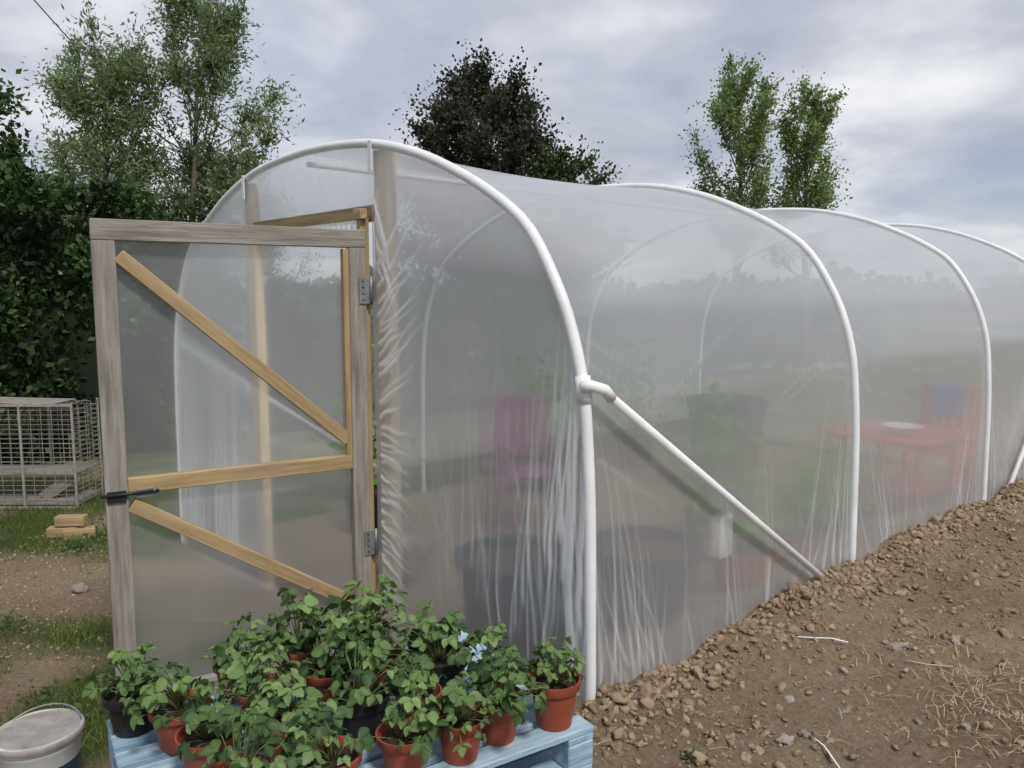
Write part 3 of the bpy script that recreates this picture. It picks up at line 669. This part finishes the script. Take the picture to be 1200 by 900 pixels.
beam('blue_cushion',W(-.12,.21,.88),W(.12,.21,.88),.10,.3,M_bluepl,e,bev=.03)
e=empty('garden_table',T(.65,4.45,-.24))
for ss in (.30,.90):
    for d_ in (4.1,4.85): beam('leg',T(ss,d_,-.24),T(ss,d_,.46),.05,.05,M_maroon,e)
for k in range(7): beam('top_slat_%d'%k,T(.25+k*.115,4.0,.48),T(.25+k*.115,4.95,.48),.1,.025,M_maroon,e)
beam('apron',T(.30,4.05,.42),T(.30,4.9,.42),.03,.08,M_maroon,e)
beam('lower_shelf',T(.6,4.1,.05),T(.6,4.85,.05),.6,.03,M_maroon,e)
lathe('bowl',[(.08,0),(.15,.06),(.15,.065),(.07,.01)],T(.55,4.4,.495),M_white,e)
e=empty('watering_can',T(2.3,.75,-.24)); q=T(2.3,.75,-.24)
lathe('can_body',[(.11,0),(.12,.02),(.12,.24),(.09,.28),(.05,.28)],q,M_metal,e)
tube('spout',[q+Vector((.1,0,.05)),q+Vector((.22,0,.2)),q+Vector((.3,0,.32))],.015,M_metal,e,8)
tube('handle',[q+Vector((-.11*math.cos(t)-.02,0,.26+.12*math.sin(t))) for t in np.linspace(0,3.14,9)],.01,M_metal,e,8)
# ------------------------------------------------------------ light, sky
az,el=math.radians(150),math.radians(52)
w=D.worlds.new('World'); S.world=w; w.use_nodes=True; nt=w.node_tree; nt.nodes.clear(); L=nt.links
out=N(nt,'ShaderNodeOutputWorld'); sky=N(nt,'ShaderNodeTexSky'); sky.sky_type='NISHITA'; sky.sun_disc=False; sky.sun_elevation=el; sky.sun_rotation=az
bg1=N(nt,'ShaderNodeBackground',Strength=.12); L.new(sky.outputs[0],bg1.inputs[0])
tc=N(nt,'ShaderNodeTexCoord'); sp=N(nt,'ShaderNodeSeparateXYZ'); L.new(tc.outputs['Generated'],sp.inputs[0])
az_=N(nt,'ShaderNodeMath',operation='ABSOLUTE'); L.new(sp.outputs['Z'],az_.inputs[0])
zp=N(nt,'ShaderNodeMath',operation='ADD'); zp.inputs[1].default_value=.26; L.new(az_.outputs[0],zp.inputs[0])
dxn=N(nt,'ShaderNodeMath',operation='DIVIDE'); L.new(sp.outputs['X'],dxn.inputs[0]); L.new(zp.outputs[0],dxn.inputs[1])
dyn=N(nt,'ShaderNodeMath',operation='DIVIDE'); L.new(sp.outputs['Y'],dyn.inputs[0]); L.new(zp.outputs[0],dyn.inputs[1])
cb=N(nt,'ShaderNodeCombineXYZ'); L.new(dxn.outputs[0],cb.inputs[0]); L.new(dyn.outputs[0],cb.inputs[1])
n1=N(nt,'ShaderNodeTexNoise',Scale=1.7,Detail=8,Roughness=.52,Distortion=.2); L.new(cb.outputs[0],n1.inputs['Vector'])
n2=N(nt,'ShaderNodeTexNoise',Scale=.6,Detail=4,Roughness=.5); L.new(cb.outputs[0],n2.inputs['Vector'])
r1=N(nt,'ShaderNodeValToRGB'); e=r1.color_ramp.elements; e[0].position=.34; e[0].color=(.40,.44,.54,1); e[1].position=.69; e[1].color=(.93,.94,.96,1); q=e.new(.50); q.color=(.57,.59,.67,1)
L.new(n1.outputs['Fac'],r1.inputs[0])
bg2=N(nt,'ShaderNodeBackground',Strength=1.0); L.new(r1.outputs[0],bg2.inputs[0])
r2=N(nt,'ShaderNodeValToRGB'); e=r2.color_ramp.elements; e[0].position=.35;e[0].color=(.75,.75,.75,1); e[1].position=.6; e[1].color=(1,1,1,1); L.new(n2.outputs['Fac'],r2.inputs[0])
mx=N(nt,'ShaderNodeMixShader'); L.new(r2.outputs[0],mx.inputs[0]); L.new(bg1.outputs[0],mx.inputs[1]); L.new(bg2.outputs[0],mx.inputs[2]); L.new(mx.outputs[0],out.inputs[0])
sl=D.lights.new('sun','SUN'); sl.energy=2.7; sl.angle=math.radians(10); sl.color=(1,.95,.88); so=link(D.objects.new('sun',sl))
sd=Vector((math.sin(az)*math.cos(el),math.cos(az)*math.cos(el),math.sin(el))); so.rotation_euler=sd.to_track_quat('Z','Y').to_euler(); so.location=sd*20
cam=D.cameras.new('camera'); cam.lens=28; cam.sensor_width=36; cam.clip_end=2000; co=link(D.objects.new('camera',cam)); co.location=(0,0,1.6); co.rotation_euler=(math.radians(90-6.4),0,0)
S.camera=co
S.view_settings.view_transform='Standard'; S.view_settings.look='None'; S.view_settings.exposure=0
